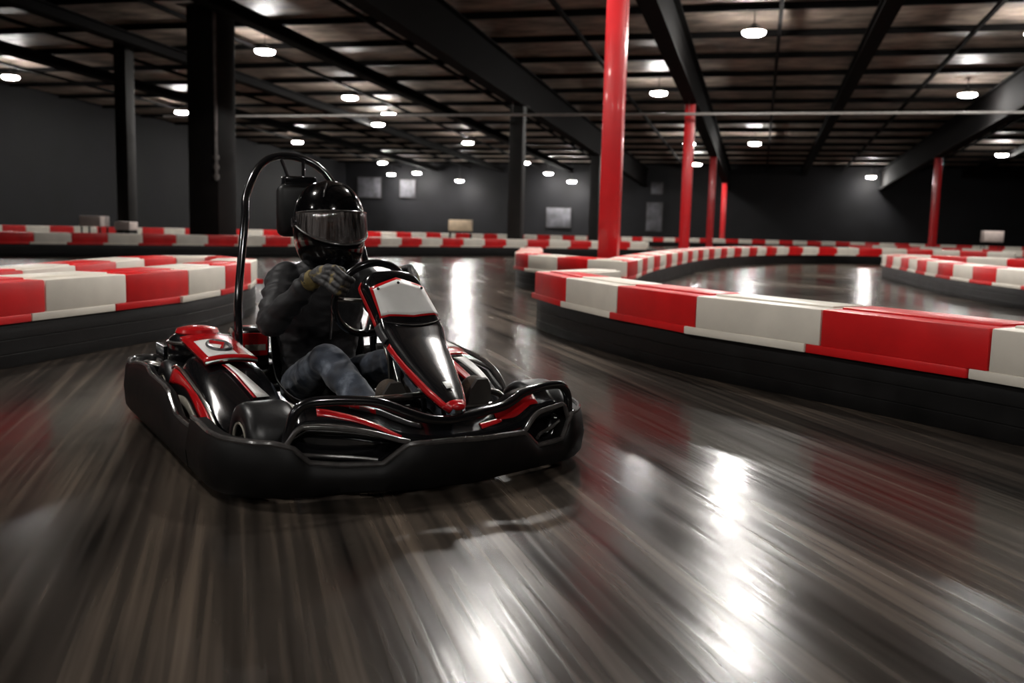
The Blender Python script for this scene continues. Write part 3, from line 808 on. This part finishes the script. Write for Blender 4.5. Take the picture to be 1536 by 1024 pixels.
# air box with a red dome at the rear of the pod, fins and exhaust
ab = obj('air_box', lathe([(.02, .28), (.115, .28), (.132, .31), (.132, .385), (.122, .405), (.10, .425), (.05, .436), (.01, .438)], (-.66, -.50, 0), n=30), M['gloss'], K)
obj('dome_cap', lathe([(.092, .425), (.098, .432), (.090, .448), (.05, .458), (.01, .46)], (-.66, -.50, 0), n=28), M['red'], ab)
obj('cap_ring', lathe([(.130, .380), (.137, .385), (.137, .393), (.128, .398), (.130, .380)], (-.66, -.50, 0), n=30, ring_shape=True), M['steel'], ab)
fins = [rbox(-.98 + .025 * k, -.97 + .025 * k, -.62, -.44, .20, .35, .003, 1) for k in range(7)] + [rbox(-.99, -.80, -.60, -.46, .12, .33, .01)]
obj('engine_block', join(*fins), M['darksteel'], K)
obj('exhaust_pipe', join(tube(smooth_pts([(-.80, -.58, .24), (-.86, -.66, .26), (-.96, -.68, .24), (-1.0, -.62, .20)], 4), .022, 10), tube([(-.94, -.50, .10), (-.94, -.22, .13)], .05, 14)), M['steel'], K)
obj('carburettor', join(rbox(-.82, -.72, -.40, -.30, .22, .36, .012), tube([(-.77, -.35, .36), (-.77, -.35, .40)], .035, 14), tube([(-.62, -.36, .385), (-.30, -.36, .30)], .012, 8)), M['steel'], K)
tk = obj('fuel_tank', rbox(-.90, -.70, -.30, -.14, .20, .43, .03), M['gloss'], K)
obj('tank_label', rbox(-.698, -.694, -.28, -.16, .30, .41, .001, 1), M['red'], tk); obj('tank_stripe', rbox(-.697, -.691, -.27, -.17, .325, .355, .001, 1), M['cream'], tk)

# left pod
PLF = [(-.56, .36, .60, .30, .23), (-.48, .34, .64, .372, .25), (-.36, .34, .66, .385, .25), (-.16, .34, .67, .358, .24), (-.02, .34, .67, .315, .22), (.10, .34, .66, .26, .19), (.22, .36, .62, .205, .15), (.28, .38, .58, .15, .12)]
lp = obj('side_pod', pod(1, PLF), M['gloss'], K, sub=1)
def lpt(x, a, up=.006):
    zt = lerp([(s[0], s[3]) for s in PLF], x)[0]; yi, yo = lerp([(s[0], s[1], s[2]) for s in PLF], x)
    return V((x, yi + (yo - yi) * a, zt - .03 * max(0, a - .8) / .2 + up))
obj('white_graphic', grid([[lpt(x, a, .010) for a in rng(.40, .84, 6)] for x in rng(-.46, -.18, 8)]), M['white'], lp, solid=.003, off=0)
obj('red_graphic', grid([[lpt(x, a, .010) for a in rng(.40, .84, 6)] for x in rng(-.165, -.09, 4)]), M['red'], lp, solid=.003, off=0)
obj('white_graphic', grid([[lpt(x, a, .009) for a in rng(.55 + .2 * k, .72 + .15 * k, 4)] for k, x in [(i / 7, -.06 + .2 * i / 7) for i in range(8)]]), M['white'], lp, solid=.003, off=0)
obj('red_graphic', grid([[lpt(x, a, .009) for a in rng(.30 + .2 * k, .48 + .15 * k, 4)] for k, x in [(i / 7, -.06 + .22 * i / 7) for i in range(8)]]), M['red'], lp, solid=.003, off=0)
obj('pod_edge', tube(smooth_pts([(-.52, .63, .33), (-.40, .665, .355), (-.16, .685, .33), (0, .69, .295), (.12, .68, .24), (.24, .64, .175)], 4), .012, 8), M['edge'], lp)

# seat
rows = []
sp = [(-.02, .150), (-.12, .105), (-.28, .085), (-.44, .095), (-.545, .17), (-.585, .30), (-.605, .45), (-.62, .56), (-.628, .63)]
sw = [.16, .20, .215, .22, .225, .235, .235, .215, .17]
sn = [(-.3, .95), (-.15, .98), (0, 1), (.35, .93), (.85, .5), (.98, .15), (.99, .1), (.99, .1), (.99, .1)]
wg = [.03, .06, .10, .14, .16, .17, .17, .13, .06]
rows = []
for (x, z), w, (nx, nz), q in zip(sp, sw, sn, wg):
    rows.append([V((x + nx * q * abs(u) ** 3.2, w * u, z + nz * q * abs(u) ** 3.2)) for u in rng(-1, 1, 15)])
obj('seat', grid(rows), M['seat'], K, solid=.012, sub=1)

# roll hoop with headrest pad
hp = [(-.56, -.33, .10), (-.56, -.338, .42), (-.57, -.335, .60), (-.66, -.275, .95), (-.73, -.245, 1.07), (-.79, -.165, 1.205), (-.83, -.07, 1.262), (-.83, .05, 1.262), (-.79, .155, 1.205), (-.73, .235, 1.07), (-.66, .275, .95), (-.57, .335, .60), (-.56, .338, .42), (-.56, .33, .10)]
rh = obj('roll_hoop', tube(smooth_pts(hp, 6), .0185, 12), M['darksteel'], K)
obj('headrest_pad', rbox(-.72, -.64, -.115, .115, .875, 1.125, .035, 3), M['seat'], rh)
obj('headrest_bracket', join(tube([(-.80, -.05, 1.245), (-.72, -.03, 1.12)], .009, 8), tube([(-.80, .06, 1.245), (-.72, .03, 1.12)], .009, 8), rbox(-.73, -.66, -.08, .08, 1.11, 1.165, .012)), M['darksteel'], rh)

# steering
SC, SR = V((.172, 0, .640)), .160
SU = V((.342, 0, .940)).normalized(); SY = V((0, 1, 0)); SN = V((-SU.z, 0, SU.x))     # normal towards the driver
def rim_pt(th, r=SR): return SC + SU * (r * math.cos(th)) + SY * (r * math.sin(th))
sw_ = obj('steering_wheel', tube([rim_pt(a) for a in rng(0, 2 * math.pi, 61)[:-1]], .0155, 12, closed=True), M['gloss'], K)
spk = [tube([SC - SN * .03, rim_pt(a) - SN * .0], .010, 8) for a in (math.radians(90), math.radians(-90), math.radians(180))]
obj('wheel_spoke', join(*spk), M['steel'], sw_)
obj('wheel_hub', xf(lathe([(.01, .012), (.045, .01), (.05, -.03), (.02, -.04)], n=20), Matrix.Translation(SC - SN * .015) @ SN.to_track_quat('Z', 'Y').to_matrix().to_4x4()), M['gloss'], sw_)
obj('steering_column', tube([SC - SN * .04, V((.54, .0, .14))], .013, 10), M['steel'], K)

# nose fairing
NF = [(0, .325, .758, .098), (.03, .337, .748, .118), (.08, .355, .722, .134), (.30, .422, .605, .136), (.42, .460, .555, .140), (.55, .525, .508, .126), (.70, .640, .438, .104), (.85, .768, .366, .074), (.95, .846, .320, .048), (1., .872, .300, .026)]
def nose(t, u, out=0.):
    x, z, w = lerp(NF, t); x2, z2, _ = lerp(NF, min(1, t + .05)); x1, z1, _ = lerp(NF, max(0, t - .05))
    tg = V((x2 - x1, 0, z2 - z1)).normalized(); n = V((-tg.z, 0, tg.x))
    if n.x < 0: n = -n
    d = lerp([(0, .045), (.1, .070), (.30, .075), (.45, .060), (.8, .050), (1, .03)], t)[0]
    a = abs(u); s = 1 if u > 0 else -1
    yv = (a / .72 * .90) if a < .72 else .90 + .10 * math.sin((a - .72) / .28 * math.pi / 2)
    inw = d * max(0, (a - .58) / .42) ** 1.6
    bul = .012 * (1 - min(1, a / .72) ** 2)
    yc = lerp([(0, .016), (.1, .022), (.30, .056), (.42, .061), (.6, .048), (.8, .036), (1, .030)], t)[0]
    base = V((x, yc + s * w * yv, z))
    sideways = V((0, s, 0)) * (out * max(0, (a - .6) / .4))
    return base + n * (bul - inw + out) + sideways
nf = obj('nose_fairing', grid([[nose(t, u) for u in rng(-1, 1, 25)] for t in rng(0, 1, 44)]), M['gloss'], K, solid=.006, sub=1)
def ntrim(nm, m, ts, u0, u1, k=3, out=.004):
    return obj(nm, grid([[nose(t, u0(t) + (u1(t) - u0(t)) * j / k, out) for j in range(k + 1)] for t in ts]), m, nf, solid=.002, off=0)
# white plate, pointed at the top and bottom
def plate_rows(grow=0., out=.005):
    rows = []; w_ = .72 + grow * 1.1
    for i in range(9):
        u = -w_ + 2 * w_ * i / 8; a = abs(u) / w_
        t0 = .080 + .055 * a - grow * .35; t1 = .345 - .030 * a + grow * .32
        rows.append([nose(t0 + (t1 - t0) * j / 8, u * (.90 + .10 * j / 8), out) for j in range(9)])
    return rows
np_ = obj('number_plate', grid(plate_rows()), M['white'], nf, solid=.003, off=0)
obj('plate_border', grid(plate_rows(.045, .003)), M['red'], nf, solid=.002, off=0)
for (t, u) in ((.105, 0.), (.140, .56), (.140, -.56)):
    p = nose(t, u, .010); obj('plate_bolt', ellipsoid(p, (.006, .006, .006), n=6), M['darksteel'], nf)
ntrim('side_trim', M['red'], rng(.05, .36, 12), lambda t: -.97, lambda t: -.90)
obj('plate_lip', tube(smooth_pts([nose(.36, -.72, .002), nose(.41, -.45, .002), nose(.44, 0, .002), nose(.41, .45, .002), nose(.36, .72, .002)], 5), .0035, 8), M['gloss'], nf)
# red stripes running down to the tip
ntrim('red_trim', M['red'], rng(.54, 1., 24), lambda t: -.95 + .05 * (t - .5), lambda t: -.82 + .42 * max(0, t - .62))
ntrim('red_trim', M['red'], rng(.55, 1., 22), lambda t: .98 - .05 * (t - .5), lambda t: .90 - .62 * max(0, t - .62))
ntrim('red_trim', M['red'], rng(.955, 1., 5), lambda t: -.9, lambda t: .9, 8, .005)
obj('nose_tip', ellipsoid(nose(1., 0) + V((-.004, 0, .0)), (.016, .027, .014)), M['red'], nf)
ntrim('grey_trim', M['grey'], rng(.36, .50, 8), lambda t: -.98, lambda t: -.80)
ntrim('tip_badge', M['white'], rng(.845, .885, 4), lambda t: -.18, lambda t: .14, 4, .006)

# ------------------------------------------------------------------ the driver
def body():
    gs = []
    def ringc(x, z, dx, wy, tilt=.15, n=24):
        return [V((x + dx * math.copysign(abs(math.cos(a)) ** .85, math.cos(a)), wy * math.copysign(abs(math.sin(a)) ** .85, math.sin(a)), z - tilt * dx * math.cos(a) * .6)) for a in rng(0, 2 * math.pi, n + 1)[:-1]]
    return ringc
ringc = body()
T = [(-.42, .155, .105, .150), (-.435, .28, .105, .15), (-.425, .43, .11, .165), (-.40, .57, .115, .185), (-.375, .67, .105, .185), (-.35, .735, .075, .13), (-.335, .775, .06, .075)]
def torso(g): return loft([ringc(x, z, dx + g, wy + g) for x, z, dx, wy in T])
ARM = {}
for s in (-1, 1):
    th = math.radians(63) * s
    G = rim_pt(th); Tn = (SU * -math.sin(th) + SY * math.cos(th)).normalized(); Ro = (G - SC).normalized()
    if Tn.z < 0: Tn = -Tn                           # along the rim, upwards
    sh, el = V((-.355, s * .195, .685)), V((-.155, s * .312, .520))
    wr = G + Ro * .075 + SN * .085 + V((-.015, 0, -.03))
    ARM[s] = (sh, el, wr, G, Tn, Ro)
HIP = {s: V((-.38, s * .105, .200)) for s in (-1, 1)}
KNEE = {-1: V((.065, -.145, .378)), 1: V((.10, .175, .375))}
ANK = {-1: V((.475, -.095, .185)), 1: V((.575, .205, .195))}
TOE = {-1: V((.560, -.095, .345)), 1: V((.665, .215, .355))}
HEEL = {-1: V((.515, -.095, .125)), 1: V((.62, .205, .135))}

def hand(s, k, wrist_r):
    sh, el, wr, G, Tn, Ro = ARM[s]; gs = []
    def cp(al, rho, off): return G + (Ro * math.cos(al) - SN * math.sin(al)) * rho + Tn * off
    lens = [(.037, .92), (.0125, 1.0), (-.0125, .98), (-.037, .88)]
    kn = []
    for i, (off, f) in enumerate(lens):
        b = cp(math.radians(-25), .052, off); m1 = cp(math.radians(62), .046, off * .98); m2 = cp(math.radians(140), .034, off * .95); tip = cp(math.radians(140 + 60 * f), .030, off * .92)
        kn.append(b)
        for a, c, r0, r1 in ((b, m1, .0135, .0125), (m1, m2, .0125, .0112), (m2, tip, .0112, .0098)): gs.append(capsule(a, c, r0 * k, r1 * k, 10))
    # palm: from the wrist to the knuckle row
    for b, dw in zip(kn, (.018, .006, -.006, -.018)):
        gs.append(capsule(wr + Tn * dw, b, .021 * k, .0155 * k, 10))
    # thumb leaves the side of the palm and closes over the rim on the driver's side
    tb = wr.lerp(kn[0], .42) + Tn * .020
    t1 = cp(math.radians(-78), .040, .040); t2 = cp(math.radians(-140), .033, .022); t3 = cp(math.radians(-175), .031, .008)
    for a, c, r0, r1 in ((tb, t1, .0165, .0145), (t1, t2, .0140, .0125), (t2, t3, .0125, .010)): gs.append(capsule(a, c, r0 * k, r1 * k, 10))
    gs.append(capsule(wr, wr.lerp(el, .22), .027 * k, wrist_r, 12))
    return gs

bg = [torso(-.012), ellipsoid((-.285, 0, .955), (.098, .074, .118)), ellipsoid((-.255, 0, .885), (.07, .058, .05)), capsule((-.325, 0, .76), (-.30, 0, .88), .055, .052),
      capsule((-.192, 0, .968), (-.176, 0, .938), .011, .014), ellipsoid((-.20, 0, .905), (.016, .028, .007)), ellipsoid((-.203, 0, .986), (.014, .055, .010)),
      ellipsoid((-.29, .075, .945), (.018, .010, .03)), ellipsoid((-.29, -.075, .945), (.018, .010, .03))]
for s in (-1, 1):
    sh, el, wr = ARM[s][:3]
    bg += [capsule(sh, el, .050, .040), capsule(el, wr, .040, .026)] + hand(s, .80, .026)
    bg += [capsule(HIP[s], KNEE[s], .078, .050), capsule(KNEE[s], KNEE[s].lerp(ANK[s], .3), .050, .052), capsule(KNEE[s].lerp(ANK[s], .3), ANK[s], .052, .034), capsule(HEEL[s] + V((0, 0, .03)), TOE[s] - V((.01, 0, .02)), .032, .026)]
P = blob('person', bg, .0065, M['skin'], None, 3)
P.location = KO; P.rotation_euler = (0, 0, KR)
tag(P, 'person in a black helmet, dark jacket and jeans steering the go-kart with both gloved hands', 'person')
for s in (-1, 1): obj('eye', ellipsoid((-.197, s * .032, .958), (.012, .014, .010), n=10), M['eye'], P)

def wrinkle(amp, sc_):
    def f(co):
        q = V((co.x * sc_, co.y * sc_ * .9, co.z * sc_ * 1.5))
        return amp * (noise.noise(q) + .5 * noise.noise(q * 2.3))
    return f
jg = [torso(.022)]
for s in (-1, 1):
    sh, el, wr = ARM[s][:3]
    jg += [capsule(sh + V((-.005, -s * .01, .004)), el, .080, .064), capsule(el, el.lerp(wr, .82), .064, .045), ellipsoid(sh + V((0, 0, -.02)), (.085, .08, .09))]
jg.append(capsule((-.335, -.0, .74), (-.325, 0, .80), .095, .083))
def sleeve_fold(co):
    base = wrinkle(.007, 13)(co)
    for s in (-1, 1):
        sh, el, wr = ARM[s][:3]
        for a, b in ((sh, el), (el, wr)):
            d = b - a; t = (co - a).dot(d) / d.length_squared
            if -.1 < t < 1.1 and ((co - a) - d * t).length < .12:
                base += .004 * math.sin(t * 22 + 4 * noise.noise(co * 9)) * (1 - abs(2 * t - 1) ** 4)
    return base
jk = blob('jacket', jg, .0075, M['jacket'], P, 5, sleeve_fold)
jk['label'] = 'dark charcoal zip jacket'
obj('collar', tube(smooth_pts([V((-.33 + .092 * math.cos(a), .088 * math.sin(a), .792 + .006 * math.cos(a))) for a in rng(0, 2 * math.pi, 13)[:-1]], 3, True), .012, 8, closed=True), M['jacket'], jk)
obj('zip', tube([(-.226, 0, .74), (-.225, 0, .66), (-.255, 0, .55), (-.283, 0, .42)], .006, 6), M['steel'], jk)

dj = [loft([ringc(x, z, dx + .012, wy + .014) for x, z, dx, wy in T[:3]])]
for s in (-1, 1):
    mid = KNEE[s].lerp(ANK[s], .45)
    dj += [capsule(HIP[s], KNEE[s], .098, .068), capsule(KNEE[s], mid, .070, .068), capsule(mid, ANK[s] - (ANK[s] - KNEE[s]).normalized() * .01, .068, .060)]
def jean_fold(co):
    b = wrinkle(.008, 11)(co)
    for s in (-1, 1):
        d = (co - KNEE[s]).length
        if d < .17: b += .006 * math.sin(d * 95 + 3 * noise.noise(co * 8)) * (1 - d / .17)
    return b
blob('jeans', dj, .0075, M['denim'], P, 5, jean_fold)['label'] = 'faded dark blue jeans'

for s in (-1, 1):
    el, wr = ARM[s][1:3]
    gl = blob('glove', hand(s, 1.03, .034), .0036, M['glove'], P, 3, wrinkle(.0012, 60))
    a, b = wr.lerp(el, .05), wr.lerp(el, .19)
    obj('cuff', tube([a.lerp(b, t) for t in (0, .15, .5, .85, 1)], [.033, .039, .040, .042, .039], 18), M['cuff'], gl)

for s in (-1, 1):
    hl, to = HEEL[s], TOE[s]; d = (to - hl).normalized(); nrm = V((d.z, 0, -d.x)).normalized()      # away from the leg, ahead
    lat = V((0, 1, 0))
    up = -nrm
    sg = [capsule(hl, to - d * .02, .046, .043, 14), capsule(hl + up * .03, ANK[s] + up * .01 + V((0, 0, .03)), .046, .048, 14), ellipsoid(to - d * .035, (.05, .050, .058)), capsule(hl + d * .06 + up * .03, to - d * .05 + up * .015, .044, .040)]
    sh_ = blob('shoe', sg, .005, M['shoe'], P, 4)
    so = []
    for i in range(9):
        t = i / 8; w = lerp([(0, .028), (.15, .042), (.45, .038), (.75, .049), (.92, .042), (1, .022)], t)[0]
        c = hl - d * .045 + (to - hl + d * .075) * t + nrm * .040
        so.append([c + lat * w, c + lat * w + nrm * .016, c - lat * w + nrm * .016, c - lat * w])
    obj('sole', loft(so), M['sole'], sh_)

# helmet
HC = V((-.30, .0, 0))
HR = [(1.134, .012, -.012, .010), (1.128, .052, -.060, .048), (1.112, .092, -.104, .084), (1.085, .126, -.140, .113), (1.05, .150, -.165, .134), (1.01, .166, -.180, .147), (.97, .174, -.187, .153), (.93, .178, -.187, .155), (.89, .182, -.180, .153), (.85, .188, -.165, .149), (.81, .188, -.140, .139), (.78, .176, -.116, .124), (.755, .150, -.095, .105), (.745, .125, -.085, .090)]
HZ = [(-z, a, b, w) for z, a, b, w in HR]
def hpt(z, ph, out=0.):
    xf_, xb, w = lerp(HZ, -z)
    c, s = math.cos(ph), math.sin(ph); e = .92
    x = (xf_ if c > 0 else -xb) * math.copysign(abs(c) ** e, c); yv = w * math.copysign(abs(s) ** e, s)
    r = math.hypot(x, yv) or 1e-6
    return HC + V((x * (1 + out / r), yv * (1 + out / r), z))
NPH = 72
zs = [1.134, 1.131, 1.124, 1.112, 1.098, 1.08, 1.06, 1.04, 1.02, 1.005, .99, .975, .96, .945, .93, .915, .90, .885, .87, .855, .84, .82, .80, .78, .765, .752, .745]
vs = [hpt(z, 2 * math.pi * j / NPH) for z in zs for j in range(NPH)]; fs = []
for i in range(len(zs) - 1):
    for j in range(NPH):
        ph = 360 * (j + .5) / NPH; ph = ph - 360 if ph > 180 else ph
        zm = (zs[i] + zs[i + 1]) / 2
        if abs(ph) < 64 and .868 + .070 * (abs(ph) / 86) ** 1.8 < zm < .992: continue
        fs.append((i * NPH + j, i * NPH + (j + 1) % NPH, (i + 1) * NPH + (j + 1) % NPH, (i + 1) * NPH + j))
fs.append(tuple(range(NPH)))
he = obj('helmet', (vs, fs), M['helmet'], P, solid=.012)
he['label'] = 'gloss black full-face helmet'
vz = [.998, .985, .965, .945, .925, .905, .885, .868]
def vis_bot(ph): return .853 + .080 * (abs(ph) / math.radians(86)) ** 1.8
rowsv = []
for ph in rng(-math.radians(86), math.radians(86), 44):
    zt = 1.000 - .012 * (abs(ph) / math.radians(86)) ** 2; zb = vis_bot(ph)
    rowsv.append([hpt(zt + (zb - zt) * k / 8, ph, .009) for k in range(9)])
obj('visor', grid(rowsv), M['visor'], he, solid=.0022)['label'] = 'smoked reflective visor'
obj('visor_seal', join(tube([r[0] for r in rowsv], .0035, 6), tube([r[-1] for r in rowsv], .0042, 6)), M['edge'], he)
for s in (-1, 1):
    c = hpt(.945, s * math.radians(90), .010)
    obj('visor_pivot', xf(lathe([(.002, .006), (.022, .006), (.026, 0), (.026, -.008)], n=20), Matrix.Translation(c) @ V((0, s, 0)).to_track_quat('Z', 'Y').to_matrix().to_4x4()), M['gloss'], he)
obj('chin_vent', tube([hpt(.84, a, .001) for a in rng(-.55, .55, 14)], .003, 6), M['helmet'], he)
obj('top_vent', join(tube([hpt(z, .55, .004) for z in rng(1.055, 1.12, 8)], .005, 6), tube([hpt(z, -.55, .004) for z in rng(1.055, 1.12, 8)], .005, 6)), M['gloss'], he)
# ------------------------------------------------------------------ light and view
w = bpy.data.worlds.new('world'); sc.world = w; w.use_nodes = True
w.node_tree.nodes['Background'].inputs['Color'].default_value = (.02, .02, .022, 1)
w.node_tree.nodes['Background'].inputs['Strength'].default_value = 0.0
vs_ = sc.view_settings
sc.display_settings.display_device = 'sRGB'
vs_.view_transform = 'Standard'; vs_.look = 'None'; vs_.gamma = 1.; vs_.use_curve_mapping = False
vs_.exposure = .95
sc.cycles.max_bounces = 8; sc.cycles.diffuse_bounces = 4; sc.cycles.glossy_bounces = 4
sc.cycles.sample_clamp_indirect = 6.
sc.cycles.use_denoising = True
